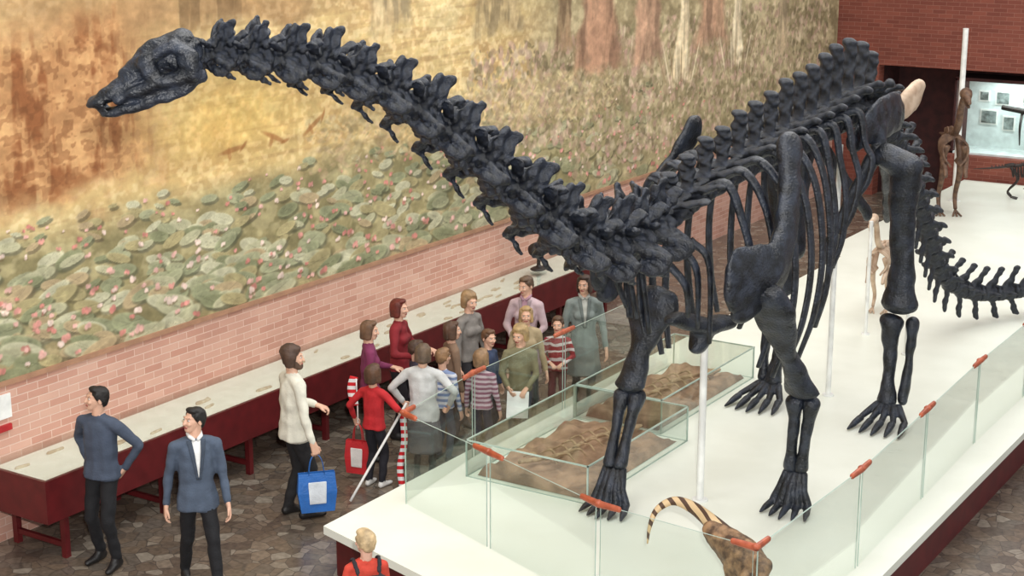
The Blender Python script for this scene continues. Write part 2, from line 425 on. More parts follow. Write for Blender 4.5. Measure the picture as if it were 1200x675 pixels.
fs_ = [(hull((-11.6, 18.9, .90, .12, .16, .03)), 0), (hull((-11.6, 18.9, .9, .03), (-11.6, 18.9, 1.08, .03)), 0), (hull((-11.6, 18.85, 1.2, .12, .17, .09), (-11.6, 18.75, 1.16, .06, .08, .05)), 0), (hull((-11.6, 19.0, 1.28, .08, .08, .08)), 0)]
m_darkf = mat('dark_fossil', (46, 36, 32), .5, (30, 22, 20))
addobj('fossil_skull_on_stand', build_mesh('fossil_skull', fs_, [m_darkf], .02))

# ------------------------------------------------------------------ platform
m_plat = mat('platform_white', (240, 242, 230), 0.35, (232, 234, 221), 1.5)
poly = [(-8.9, 10.75), (-7.5, 10.35), (-6.0, 10.06), (-4.2, 9.95), (-4.2, YE), (-9.3, YE), (-9.3, 24.0), (-8.9, 23.5)]
n = len(poly)
vs = [V((x, y, .42)) for x, y in poly]+[V((x, y, .5)) for x, y in poly]
fs = [list(range(n, 2*n))]+[[i, (i+1) % n, n+(i+1) % n, n+i] for i in range(n)]
inn = [(x+(.08 if x < -6.5 else -.08), y+(.08 if y < 18 else -.0)) for x, y in poly]
vs += [V((x, y, 0)) for x, y in inn]+[V((x, y, .43)) for x, y in inn]
fs += [[2*n+i, 2*n+(i+1) % n, 3*n+(i+1) % n, 3*n+i] for i in range(n)]
fs += [list(range(n))[::-1]]
mi = [0]*(1+n)+[1]*n+[1]
addobj('exhibit_platform', mesh_from('exhibit_platform', vs, fs, [m_plat, m_maroon], False, mi))

# glass barrier
m_edge = mat('glass_edge', (176, 192, 182), .3, (150, 170, 158))
m_clip = mat('clip_wood', (182, 92, 60), .4, (150, 70, 44), 12)
bar = empty('glass_barrier')
line = [(-8.75, 16.6), (-8.75, 14.8), (-8.75, 13.0), (-8.6, 11.6), (-7.35, 11.15), (-5.95, 10.62), (-4.52, 10.5), (-4.45, 12.5), (-4.5, 14.35), (-4.55, 16.15), (-4.55, 18.0), (-4.55, 19.9), (-4.55, 21.8), (-4.55, 23.7)]
ZT = 1.4
vs = []; fs = []; mi = []
for i in range(len(line)-1):
    a = V((*line[i], 0)); c = V((*line[i+1], 0)); d = (c-a).normalized(); nn = V((-d.y, d.x, 0))*.006
    a = a+d*.025; c = c-d*.025; o = len(vs)
    for z in (.5, ZT):
        vs += [a+nn+V((0, 0, z)), c+nn+V((0, 0, z)), c-nn+V((0, 0, z)), a-nn+V((0, 0, z))]
    fs += [[o, o+1, o+5, o+4], [o+2, o+3, o+7, o+6], [o+1, o+2, o+6, o+5], [o+3, o, o+4, o+7], [o+4, o+5, o+6, o+7]]; mi += [0, 0, 1, 1, 1]
addobj('glass_panels', mesh_from('glass_panels', vs, fs, [m_glass, m_edge], False, mi), bar)
cp = []
for i in range(1, len(line)-1):
    p = V((*line[i], ZT)); d0 = (V((*line[i-1], ZT))-p).normalized(); d1 = (V((*line[i+1], ZT))-p).normalized()
    for d in (d0, d1):
        q_ = p+d*.2
        cp.append((hull((p.x, p.y, p.z, .026, .026, .032), (q_.x, q_.y, q_.z, .022, .022, .026)), 0))
    cp.append((hull((p.x, p.y, p.z+.01, .036, .036, .026)), 0))
join_parts('wooden_clips', cp, [m_clip], bar, False)

# fossil vitrines on the platform
m_soil = mat('soil', (176, 140, 114), .95, (124, 94, 74), 5, .8, 14)
def vitrine(x0, y0, x1, y1):
    e = empty('fossil_vitrine')
    nx, ny = 40, 50; vs = []; fs = []
    for j in range(ny+1):
        for i in range(nx+1):
            x = x0+.08+(x1-x0-.16)*i/nx; y = y0+.08+(y1-y0-.16)*j/ny
            ed = min(i, nx-i, j, ny-j)
            z = .505+(0 if ed == 0 else .06+.07*(noise.noise(V((x*3, y*3, 0)))+.5*noise.noise(V((x*9, y*9, 1)))))
            vs.append(V((x, y, max(.505, z))))
    for j in range(ny):
        for i in range(nx):
            a = j*(nx+1)+i; fs.append([a, a+1, a+nx+2, a+nx+1])
    addobj('soil_slab', mesh_from('soil', vs, fs, [m_soil], True), e)
    pr = []
    cx, cy = (x0+x1)/2, (y0+y1)/2
    P = [(cx-.3+.5*t+.1*math.sin(t*6), cy-.7+1.4*t, .62) for t in [k/8 for k in range(9)]]
    pr.append((tube(P, [.025]*9, 3, 8), 0))
    for k in range(1, 8):
        for s in (-1, 1):
            p = V(P[k]); pr.append((tube([p, p+V((s*.1, .05, .03)), p+V((s*.2, .02, -.02))], [.014, .012, .008], 3, 6), 0))
    pr.append((hull((P[8][0], P[8][1], .63, .07, .1, .04), (P[8][0]+.03, P[8][1]+.2, .62, .03, .05, .02)), 0))
    join_parts('embedded_fossil', pr, [m_fos], e)
    t = .006; zt = .88
    g = [(x0, y0, .5, x0+t, y1, zt, 0), (x1-t, y0, .5, x1, y1, zt, 0), (x0+t, y0, .5, x1-t, y0+t, zt, 0), (x0+t, y1-t, .5, x1-t, y1, zt, 0), (x0, y0, zt, x1, y1, zt+t, 0)]
    r = .007
    for (xa, ya, xb, yb) in ((x0, y0, x1, y0), (x0, y1, x1, y1), (x0, y0, x0, y1), (x1, y0, x1, y1)):
        g.append((xa-r, ya-r, zt-r, xb+r, yb+r, zt+r, 1)); g.append((xa-r, ya-r, .5, xb+r, yb+r, .505, 1))
    for (xa, ya) in ((x0, y0), (x1, y0), (x0, y1), (x1, y1)): g.append((xa-r, ya-r, .5, xa+r, ya+r, zt, 1))
    boxes('glass_box', g, [m_glass, m_edge], e)
vitrine(-8.5, 12.5, -7.12, 14.6); vitrine(-8.5, 14.64, -7.45, 17.0)

# ------------------------------------------------------------------ sauropod skeleton
m_bone = mat('black_bone', (46, 52, 65), .36, (12, 15, 21), 9.0, .6, 45, spec=.5, stops=(.38, .74))
m_tan = mat('tan_bone', (206, 182, 158), .6, (170, 142, 118), 8)
m_post = mat('white_post', (240, 240, 236), .35)
SK = empty('sauropod_skeleton')
AX = -6.25
# cervical template: x forward, z up, length 1
def cervical_mesh(var):
    r_ = random.Random(var); j = lambda a=.03: r_.uniform(-a, a)
    pt = [(hull((-.42, 0, 0, .12, .25, .23), (0, 0, .03, .1, .13, .14)), 0), (hull((0, 0, .03, .1, .13, .14), (.5, 0, 0, .12, .19, .18)), 0),
          (hull((-.34, 0, .24, .1, .12, .1), (.32, 0, .2, .1, .12, .09)), 0), (hull((0, 0, .05, .3, .08, .1), (0, 0, .22, .28, .1, .06)), 0)]
    for s in (-1, 1):
        pt += [(hull((.2, s*.05, .25, .07, .045, .04), (-.28, s*.1, .3, .08, .045, .04), (-.2+j(), s*(.19+j()), .60+j(.04), .08, .035, .03), (.0+j(), s*.16, .53+j(.05), .07, .032, .03)), 0),
               (hull((.22, s*.1, .2, .08, .08, .05), (.66, s*(.26+j()), .26, .09, .1, .035)), 0),
               (hull((-.22, s*.1, .24, .08, .08, .05), (-.58, s*(.25+j()), .42+j(), .08, .1, .04)), 0),
               (hull((.34, s*.12, .03, .07, .04, .05), (-.3, s*.12, .03, .07, .04, .05), (.0+j(.05), s*.50, -.10+j(), .13, .04, .04)), 0),
               (hull((.32, s*.12, -.12, .06, .05, .05), (.04, s*.46, -.18, .11, .04, .04), (.2, s*.40, -.22, .09, .04, .04)), 0),
               (hull((.14, s*.42, -.19, .1, .04, .045), (-.34+j(.06), s*.38, -.29+j(), .04, .028, .03)), 0)]
    return build_mesh('cervical', pt, [m_bone], .021, 1, .06, 7)
me_cs = [cervical_mesh(v) for v in range(3)]
# dorsal template
pt = [(hull((-.4, 0, 0, .12, .4, .4), (0, 0, 0, .1, .3, .3)), 0), (hull((0, 0, 0, .1, .3, .3), (.4, 0, 0, .12, .4, .4)), 0),
      (hull((-.25, 0, .35, .12, .25, .2), (.25, 0, .65, .12, .2, .15)), 0),
      (hull((0, 0, .6, .24, .12, .1), (-.08, 0, 1.4, .15, .1, .1)), 0), (hull((-.08, 0, 1.4, .15, .1, .1), (-.10, 0, 2.0, .21, .22, .10)), 0)]
for s in (-1, 1):
    pt += [(hull((0, s*.15, .6, .24, .1, .14), (-.02, s*.95, .92, .18, .13, .12)), 0), (hull((.3, s*.14, .6, .18, .12, .08), (.5, s*.2, .68, .1, .12, .07)), 0),
           (hull((-.3, s*.14, .7, .18, .12, .08), (-.5, s*.2, .74, .1, .12, .07)), 0), (hull((0, s*.1, .8, .16, .05, .1), (-.1, s*.13, 1.7, .09, .08, .1)), 0)]
me_d = build_mesh('dorsal', pt, [m_bone], .042, 1, .10, 4)
# caudal template
pt = [(hull((-.38, 0, 0, .1, .38, .38), (0, 0, 0, .1, .3, .3)), 0), (hull((0, 0, 0, .1, .3, .3), (.38, 0, 0, .1, .38, .38)), 0),
      (hull((-.1, 0, .3, .32, .16, .15), (-.35, 0, .65, .17, .11, .1)), 0), (hull((-.35, 0, .65, .17, .11, .1), (-.62, 0, 1.25, .2, .13, .1)), 0),
      (hull((-.45, 0, -.35, .12, .14, .1), (-.75, 0, -1.1, .2, .08, .08)), 0)]
for s in (-1, 1): pt += [(hull((0, s*.2, .1, .18, .1, .1), (-.1, s*.75, .12, .13, .1, .08)), 0), (hull((.3, s*.1, .35, .1, .08, .07), (.55, s*.13, .45, .1, .08, .06)), 0)]
me_t = build_mesh('caudal', pt, [m_bone], .05, 1, .08, 4)
def place(me, nm, pts, i0, i1, L_, wy, wz, up=V((0, 0, 1)), roll=0.0):
    c = (pts[i0]+pts[i1])/2; f = (pts[i0]-pts[i1]).normalized()
    u = (up-f*up.dot(f)).normalized(); s = u.cross(f)
    u, s = u*math.cos(roll)+s*math.sin(roll), s*math.cos(roll)-u*math.sin(roll)
    M = Matrix(((f.x*L_, s.x*wy, u.x*wz, c.x), (f.y*L_, s.y*wy, u.y*wz, c.y), (f.z*L_, s.z*wy, u.z*wz, c.z), (0, 0, 0, 1)))
    return addobj(nm, me, SK, M)
def arc_resample(P, seglens):
    fine = crom(P, 30); cum = [0]
    for i in range(1, len(fine)): cum.append(cum[-1]+(fine[i]-fine[i-1]).length)
    tot = cum[-1]; sl = [s*tot/sum(seglens) for s in seglens]; out = [fine[0]]; d = 0; j = 0
    for s in sl:
        d += s
        while j < len(cum)-2 and cum[j+1] < d: j += 1
        t = (d-cum[j])/max(1e-9, cum[j+1]-cum[j]); out.append(fine[j].lerp(fine[j+1], min(1, t)))
    return out, tot/sum(seglens)
neck = [(-7.07, 7.50, 5.19), (-6.87, 8.01, 5.12), (-6.80, 8.50, 4.98), (-6.70, 8.88, 4.82), (-6.66, 9.32, 4.57), (-6.53, 9.78, 4.22), (-6.35, 10.45, 3.65), (-6.28, 11.0, 3.35), (-6.25, 11.67, 3.27), (-6.25, 12.2, 3.36)]
nl = [.2, .23, .26, .28, .3, .32, .34, .36, .38, .4, .4, .4, .4, .38, .36]
pts, k = arc_resample(neck, nl)
for i, l in enumerate(nl):
    L_ = l*k; f = i/(len(nl)-1); ww = .35+.38*f
    place(me_cs[i % 3], 'cervical_%d' % (i+1), pts, i, i+1, L_*1.1, ww*random.uniform(.95, 1.06), (.37+.40*f)*random.uniform(.94, 1.08), roll=random.uniform(-.08, .08))
back = [(AX, 12.2, 3.36), (AX, 13.0, 3.52), (AX, 14.1, 3.63), (AX, 15.3, 3.68), (AX, 16.0, 3.74)]
nd = 11; pts, k = arc_resample(back, [1]*nd)
dv = []
for i in range(nd):
    f = i/(nd-1); place(me_d, 'dorsal_%d' % (i+1), pts, i, i+1, k*1.0, .36, (.20+.17*f**1.1)*random.uniform(.95, 1.05)); dv.append((pts[i]+pts[i+1])/2)
sac = [(AX, 16.0, 3.74), (AX, 16.5, 3.79), (AX, 17.2, 3.74)]
pts, k = arc_resample(sac, [1]*4)
for i in range(4): place(me_d, 'sacral_%d' % (i+1), pts, i, i+1, k*1.05, .38, (.385, .385, .36, .31)[i])
tail = [(AX, 17.2, 3.74), (AX, 17.9, 3.35), (AX, 18.6, 2.8), (AX, 19.35, 2.05), (-6.22, 20.1, 1.25), (-5.95, 20.8, .9), (-5.45, 21.6, .86), (-4.95, 22.8, .84), (-4.9, 24.5, .76), (-5.1, 26.5, .7), (-5.6, 28.5, .64)]
tl = [.26]*10+[.24]*12+[.2]*14+[.17]*12
pts, k = arc_resample(tail, tl)
for i, l in enumerate(tl):
    f = i/len(tl); r = .36*(1-f)**1.0+.03
    place(me_t, 'caudal_%d' % (i+1), pts, i, i+1, l*k*1.02, r, min(r, (min(pts[i].z, pts[i+1].z)-.52)/1.2))
# ribs
rp = []
for i, c in enumerate(dv[1:]):
    f = i/(nd-2)
    bot = [2.35, 2.0, 1.85, 1.8, 1.85, 1.95, 2.15, 2.4, 2.7, 3.0][i]+random.uniform(-.06, .06); wd = .52+.22*math.sin(math.pi*min(1, f*1.25+.12))
    for s in (-1, 1):
        h = c.z-bot; jy = random.uniform(-.06, .06)
        P = [(AX+s*.12, c.y, c.z+.12), (AX+s*.36, c.y+.02, c.z+.2), (AX+s*wd*.85, c.y+.04, c.z-.12), (AX+s*wd, c.y+.06, c.z-h*.42), (AX+s*wd*.97, c.y+.03+jy, c.z-h*.75), (AX+s*wd*.82, c.y-.03+jy*2, bot)]
        rp.append((tube(P, [(.055, .045), (.06, .04), (.055, .03), (.055, .028), (.062, .026), (.04, .022)], 6, 10), 0))
for j, (yy, zz, ln) in enumerate(((12.2, 3.2, .75), (12.45, 3.2, .95), (12.0, 3.1, .5))):
    for s in (-1, 1):
        rp.append((tube([(AX+s*.15, yy, zz), (AX+s*.33, yy+.03, zz-.2), (AX+s*.3, yy+.15, zz-ln)], [(.05, .035), (.045, .026), (.025, .018)], 6, 8), 0))
join_parts('ribs', rp, [m_bone], SK)
def bone(nm, parts, vox=.018, disp=.02, m=m_bone):
    return addobj(nm, build_mesh(nm, [(p, 0) for p in parts], [m], vox, 2, disp, 6), SK)
for s, nm in ((1, 'left'), (-1, 'right')):
    X = lambda o: AX+s*o
    dy = -.45 if s == 1 else .05
    bw = .11 if s == 1 else .06
    bone('scapula_'+nm, chain((X(.60), 13.95+dy, 3.92, bw, .17, .14), (X(.70), 13.75+dy, 3.62, bw*.85, .14, .12), (X(.80), 13.4+dy*.8, 3.25, bw*.85, .17, .14), (X(.80), 12.95+dy*.3, 2.96, bw, .24, .2))
         + chain((X(.80), 12.95+dy*.3, 2.94, .08, .30, .24), (X(.66), 12.3, 2.94, .07, .18, .30))+chain((X(.76), 12.8, 2.80, .09, .24, .18), (X(.66), 12.45, 2.62, .08, .16, .1)), .02)
    bone('ilium_'+nm, chain((X(.32), 15.85, 3.62, .06, .12, .12), (X(.4), 16.3, 3.78, .06, .25, .24), (X(.4), 16.8, 3.8, .06, .25, .24), (X(.33), 17.2, 3.7, .05, .12, .12))+chain((X(.4), 16.35, 3.7, .09, .12, .1), (X(.42), 16.35, 3.4, .1, .12, .1)))
    bone('pubis_'+nm, chain((X(.36), 16.3, 3.35, .07, .12, .12), (X(.25), 15.95, 2.9, .05, .08, .1), (X(.16), 15.7, 2.45, .05, .14, .12)))
    bone('ischium_'+nm, chain((X(.36), 16.7, 3.35, .06, .12, .12), (X(.22), 17.2, 2.9, .045, .07, .08), (X(.12), 17.6, 2.5, .05, .1, .09)))
    fx = AX+s*.70
    bone('femur_'+nm, chain((fx-s*.18, 16.3, 3.42, .13, .14, .14), (fx+s*.05, 16.32, 3.3, .18, .15, .18), (fx, 16.38, 2.9, .155, .12, .15), (fx, 16.45, 2.4, .13, .11, .12), (fx, 16.48, 2.0, .15, .12, .12), (fx, 16.48, 1.8, .21, .16, .12)))
    bone('tibia_'+nm, chain((fx-s*.07, 16.45, 1.6, .13, .13, .09), (fx-s*.06, 16.45, 1.3, .075, .08, .1), (fx-s*.05, 16.4, .95, .065, .07, .1), (fx-s*.03, 16.36, .72, .11, .1, .07)), .016)
    bone('fibula_'+nm, chain((fx+s*.15, 16.52, 1.6, .07, .08, .07), (fx+s*.14, 16.5, 1.2, .042, .05, .1), (fx+s*.12, 16.42, .74, .06, .07, .06)), .014)
    fp = []
    for j in range(5):
        o = (j-2); bx = fx+o*.06; tx = fx+o*.12+s*.02; ty = 16.02-.03*(2-abs(o))
        fp += chain((bx, 16.3, .69, .045, .045, .045), (tx, ty+.1, .59, .036, .04, .035))
        fp += chain((tx, ty+.05, .58, .046, .05, .038), (tx+o*.01, ty-.06, .555, .038, .045, .035))
        fp += chain((tx+o*.01, ty-.08, .55, .036, .045, .035), (tx+o*.02, ty-.2, .525, .015, .03, .016))
    bone('hind_foot_'+nm, fp, .011, .004)
fore = {'left': dict(sh=(-5.46, 12.66, 2.76), el=(-5.36, 13.38, 1.66), wr=(-5.42, 13.42, .86), ft=(-5.43, 13.26)),
        'right': dict(sh=(-6.82, 13.25, 2.42), el=(-6.95, 12.97, 1.56), wr=(-6.9, 12.62, .86), ft=(-6.86, 12.36))}
for nm, d in fore.items():
    a, e, w_ = V(d['sh']), V(d['el']), V(d['wr']); s = 1 if nm == 'left' else -1
    def at_(t): return a.lerp(e, t)
    def E(p, *r): return (p.x, p.y, p.z)+r
    g_ = 1.0 if s == 1 else 1.15
    bone('humerus_'+nm, chain(E(at_(0), .19*g_, .12, .1), E(at_(.13), .24*g_, .11, .1), E(at_(.33), .17*g_, .09, .1), E(at_(.58), .09*g_, .08, .1), E(at_(.82), .115*g_, .1, .08), E(at_(.97), .17, .11, .07)))
    for k, (ox, oy) in enumerate(((-.065, 0), (.065, .03))):
        p0 = e+V((ox*1.1, oy, -.08)); p1 = w_+V((ox*.8, oy*.5, .06)); md = p0.lerp(p1, .5)
        bone(('radius_' if k == 0 else 'ulna_')+nm, chain(E(p0, .095, .09, .08), E(p0.lerp(p1, .25), .06, .06, .06), E(md, .05, .05, .08), E(p0.lerp(p1, .8), .056, .056, .06), E(p1, .072, .072, .05)), .014, .012)
    fp = []
    fx, fy = d['ft']
    for j in range(5):
        o = j-2; tx = fx+o*.085; ty = fy+.08-.04*(2-abs(o))
        fp += chain((w_.x+o*.045, w_.y, .86, .038, .045, .045), (tx*.6+w_.x*.4+o*.012, ty*.6+w_.y*.4, .72, .03, .034, .04), (tx, ty+.03, .6, .04, .04, .04))
        fp += chain((tx, ty+.01, .58, .04, .045, .036), (tx+o*.015, ty-.07, .55, .034, .04, .03)); fp += chain((tx+o*.015, ty-.08, .55, .032, .035, .03), (tx+o*.025, ty-.16, .52, .014, .02, .014))
    bone('fore_foot_'+nm, fp, .011, .004)
bone('sternum', chain((AX-.12, 12.75, 2.38, .1, .16, .05), (AX+.02, 13.1, 2.24, .15, .18, .08), (AX+.1, 13.35, 2.25, .12, .12, .07))+chain((AX, 13.1, 2.22, .12, .12, .1), (AX-.02, 13.0, 2.06, .08, .1, .06)))
bone('ilium_restored_end', chain((-5.95, 17.15, 3.75, .07, .16, .16), (-5.88, 17.45, 3.88, .07, .18, .17))+chain((-5.88, 17.45, 3.88, .07, .18, .17), (-5.86, 17.6, 4.0, .07, .1, .09)), m=m_tan)
# skull (long, low, sloping forehead, peg teeth)
hf = V((-.70, -.65, -.27)).normalized(); hs = V((0, 0, 1)).cross(hf).normalized(); hu = hf.cross(hs)
hp = V((-7.13, 7.38, 5.20))
pt = [hull((-.05, 0, .02, .09, .11, .10)), hull((-.03, 0, .10, .09, .11, .08), (.14, 0, .095, .1, .1, .07)), hull((.12, 0, .095, .09, .1, .065), (.3, 0, .0, .08, .09, .055)),
      hull((.22, 0, -.02, .08, .09, .06), (.46, 0, -.10, .09, .10, .045)), hull((.4, 0, -.105, .1, .102, .045), (.56, 0, -.135, .06, .085, .04)), hull((.2, 0, -.06, .1, .07, .06), (.42, 0, -.11, .1, .08, .04))]
for s in (-1, 1):
    pt += chain((0, s*.12, .08, .045), (-.06, s*.13, 0, .05), (-.04, s*.125, -.12, .055), (.16, s*.115, -.125, .05), (.42, s*.09, -.14, .035))
    pt += chain((.2, s*.1, .02, .06), (.17, s*.115, -.11, .055))+chain((.02, s*.12, .10, .04), (.2, s*.095, .06, .04))+chain((-.03, s*.12, .05, .045), (-.02, s*.12, -.06, .05))
    pt += chain((-.07, s*.11, -.15, .05, .03, .06), (.1, s*.11, -.21, .06, .03, .05), (.3, s*.09, -.228, .06, .035, .04), (.5, s*.035, -.22, .06, .06, .035))
pt += [hull((-.05, 0, -.1, .06, .07, .06), (.08, 0, 0, .1, .08, .08)), hull((.3, 0, -.225, .1, .06, .02), (.48, 0, -.215, .06, .05, .025))]
for j in range(9):
    t = (j-4)/4; x = .58-.06*t*t; yv = t*.085
    pt += [hull((x, yv, -.15, .011), (x-.01, yv, -.19, .009))]
fs1 = 1.04; us1 = .9
M = Matrix(((hf.x*fs1, hs.x, hu.x*us1, hp.x), (hf.y*fs1, hs.y, hu.y*us1, hp.y), (hf.z*fs1, hs.z, hu.z*us1, hp.z), (0, 0, 0, 1)))
addobj('skull', build_mesh('skull', [(p, 0) for p in pt], [m_bone], .011, 2, .016, 14), SK, M)
def post(nm, x, y, z0, z1, r, parent=SK):
    p = [(tube([(x, y, z0), (x, y, (z0+z1)/2), (x, y, z1)], [r, r, r], 1, 16), 0), (tube([(x, y, z0), (x, y, z0+.015), (x, y, z0+.02)], [r*2.2, r*2.2, r*2], 1, 20), 0)]
    return join_parts(nm, p, [m_post], parent, False)
post('support_post_front', AX-.02, 13.17, .5, 2.15, .035); post('support_post_hip', -6.45, 16.85, .5, 3.4, .03)
post('support_post_tail', -6.25, 18.9, .5, 2.5, .025); post('support_post_rear', -7.0, 19.5, .5, 2.0, .025)
post('exhibit_pole', -8.8, 28.8, .5, 3.62, .05, None)

# ------------------------------------------------------------------ small mounted skeletons
def small_skel(name, loc, rot, H_, m):
    e = empty(name, loc, rot); q_ = []
    spine = [(0, .55, .95), (0, .42, .9), (0, .3, .72), (0, .12, .62), (0, -.05, .6), (0, -.3, .55), (0, -.7, .5)]
    q_.append((tube([V(p)*H_ for p in spine], [H_*.022, H_*.022, H_*.028, H_*.03, H_*.03, H_*.02, H_*.006], 5, 8, V((1, 0, 0))), 0))
    fine = crom([V(p)*H_ for p in spine], 5)
    for i, p in enumerate(fine[:-4]): q_.append((hull((p.x, p.y, p.z, H_*.012), (p.x, p.y-.01*H_, p.z+H_*.045, H_*.008)), 0))
    for i in range(6):
        y = .24-.05*i
        for s in (-1, 1):
            q_.append((tube([V((0, y, .62))*H_, V((s*.08, y, .56))*H_, V((s*.08, y+.01, .47))*H_, V((s*.03, y+.03, .4))*H_], [H_*.01]*4, 4, 6), 0))
    q_ += [(hull(*[tuple(V(c)*H_)+(H_*r,) for c, r in (((0, .56, .97), .045), ((0, .64, .96), .03))]), 0), (hull(*[tuple(V(c)*H_)+(H_*r,) for c, r in (((0, .62, .955), .028), ((0, .74, .93), .016))]), 0),
           (hull(*[tuple(V(c)*H_)+(H_*r,) for c, r in (((0, .58, .925), .016), ((0, .72, .9), .012))]), 0)]
    for s in (-1, 1):
        q_.append((hull(*[tuple(V(c)*H_)+(H_*.01, H_*.06, H_*.035) for c in ((s*.03, -.02, .62), (s*.03, -.1, .6))]), 0))
        for c in (((s*.05, -.04, .58), (s*.06, .1, .36), (s*.06, -.06, .14), (s*.06, .0, .04)), ((s*.06, .25, .55), (s*.08, .2, .45), (s*.07, .3, .38), (s*.07, .34, .34))):
            q_.append((tube([V(x)*H_ for x in c], [H_*.022, H_*.024, H_*.017, H_*.014], 4, 8), 0))
        for t in (-1, 0, 1): q_.append((hull(tuple(V((s*.06, 0, .03))*H_)+(H_*.01,), tuple(V((s*.06+t*.03, .11, .008))*H_)+(H_*.007,)), 0))
    join_parts('bones', q_, [m], e)
m_brn = mat('brown_bone', (120, 92, 72), .6, (78, 56, 44), 12)
small_skel('small_dinosaur_skeleton', (-8.55, 27.6, .5), math.radians(205), 2.35, m_brn)
small_skel('small_dinosaur_skeleton', (-7.25, 20.7, .5), math.radians(190), 1.5, m_tan)
small_skel('small_dinosaur_skeleton', (-8.0, 29.6, .5), math.radians(-80), 1.0, m_darkf)
small_skel('small_dinosaur_skeleton', (-6.9, 28.6, .5), math.radians(-60), .9, m_brn)

# ------------------------------------------------------------------ back showcase
sc = empty('wall_showcase')
boxes('cabinet', [(-9.7, YE+.3, .95, -4.0, YE+1.15, .99, 0), (-9.7, YE+1.1, .99, -4.0, YE+1.15, 2.4, 0), (-9.7, YE+.3, .95, -9.66, YE+1.15, 2.42, 1), (-9.7, YE+.3, 2.38, -4, YE+1.15, 2.44, 1)], [mat('cabinet_white', (222, 232, 232), .6), m_dark], sc)
boxes('front_glass', [(-9.66, YE+.31, .99, -4.0, YE+.32, 2.38, 0)], [m_glass], sc)
m_photo = mat('photo_print', (150, 160, 158), .5, (70, 78, 76), 9)
bl = []
for (x, z, w_, h_) in ((-9.45, 1.9, .22, .22), (-9.12, 1.85, .3, .28), (-9.4, 1.45, .35, .3), (-8.95, 1.35, .25, .3), (-8.6, 1.9, .3, .3), (-8.2, 1.5, .3, .3)):
    bl += [(x, YE+1.08, z, x+w_, YE+1.1, z+h_, 0), (x+.03, YE+1.07, z+.03, x+w_-.03, YE+1.08, z+h_-.03, 1)]
boxes('photo_boards', bl, [m_paper, m_photo], sc)
sl = area('lamp', (-7.5, YE+.7, 2.36), 3.5, .3, 60, (0, 0, 0), (.9, 1, 1)); sl.parent = sc
q_ = []
for i in range(9):
    x = -8.5+.14*i
    q_.append((tube([(x, YE+.8, 1.75-.03*i), (x+.03, YE+.6, 1.5-.03*i), (x+.02, YE+.7, 1.15)], [.03, .025, .012], 5, 6), 0))
q_.append((tube([(-8.9, YE+.8, 1.85), (-8.2, YE+.8, 1.75), (-7.2, YE+.8, 1.45)], [.05, .06, .03], 6, 8), 0))
join_parts('mounted_ribcage', q_, [m_darkf], sc)

# ------------------------------------------------------------------ striped dinosaur model near the glass
m_str = stripes('striped_hide', (206, 176, 134), (78, 52, 34), 4.5, 'DIAGONAL', .6, 1.5, .6)
m_hide = mat('hide', (158, 122, 88), .6, (74, 52, 36), 14, .5, 40)
dm = empty('dinosaur_model')
pr = [(p, 1) for p in chain((-5.3, 11.35, 1.06, .07, .07, .09), (-5.14, 11.35, .98, .13, .13, .14), (-4.97, 11.28, .92, .17, .16, .18), (-4.83, 11.2, .88, .13, .13, .15), (-4.74, 11.12, .94, .07, .07, .08), (-4.69, 11.05, 1.0, .075, .08, .075), (-4.65, 10.94, .97, .04, .05, .04))]
for (x, y) in ((-5.05, 11.22), (-5.12, 11.42), (-4.85, 11.08), (-4.84, 11.3)):
    pr += [(p, 1) for p in chain((x, y, .85, .06, .07, .08), (x+.03, y-.04, .7, .04, .05, .05), (x, y+.02, .58, .028, .03, .03), (x, y-.01, .53, .035, .045, .02))]
addobj('body', build_mesh('dm_body', pr, [m_str, m_hide], .012, 2, .006, 20), dm)
join_parts('tail', [(tube([(-5.16, 11.38, 1.02), (-5.33, 11.4, 1.12), (-5.45, 11.3, 1.25), (-5.57, 11.2, 1.31), (-5.66, 11.08, 1.25), (-5.68, 11.0, 1.12), (-5.67, 10.95, 1.0)], [.085, .065, .05, .036, .026, .016, .006], 6, 12), 0)], [m_str], dm)

# ------------------------------------------------------------------ people
m_eye = mat('eye_white', (235, 232, 226), .3); m_iris = mat('iris', (40, 28, 22), .3)
_mc = {}
def cm(tag, col, rough=.85, col2=None):
    k_ = (tag, tuple(col))
    if k_ not in _mc: _mc[k_] = mat(tag, col, rough, col2, 9, .25, 60)
    return _mc[k_]
CAMV = V((.5375, -.8433, 0)); RGT = V((.8433, .5375, 0))
def heading(th):
    d = CAMV*math.cos(math.radians(th))+RGT*math.sin(math.radians(th)); return math.atan2(d.y, d.x)-math.pi/2
def sc_h(s, *ells):
    return hull(*[tuple(x*s for x in e) for e in ells])
def ik(a, t, l1, l2, pole):
    d = t-a; D = min(d.length, (l1+l2)*.995); d.normalize(); t = a+d*D
    x = (l1*l1-l2*l2+D*D)/(2*D); h_ = math.sqrt(max(0, l1*l1-x*x))
    p = (pole-d*pole.dot(d)).normalized(); return a+d*x+p*h_, t

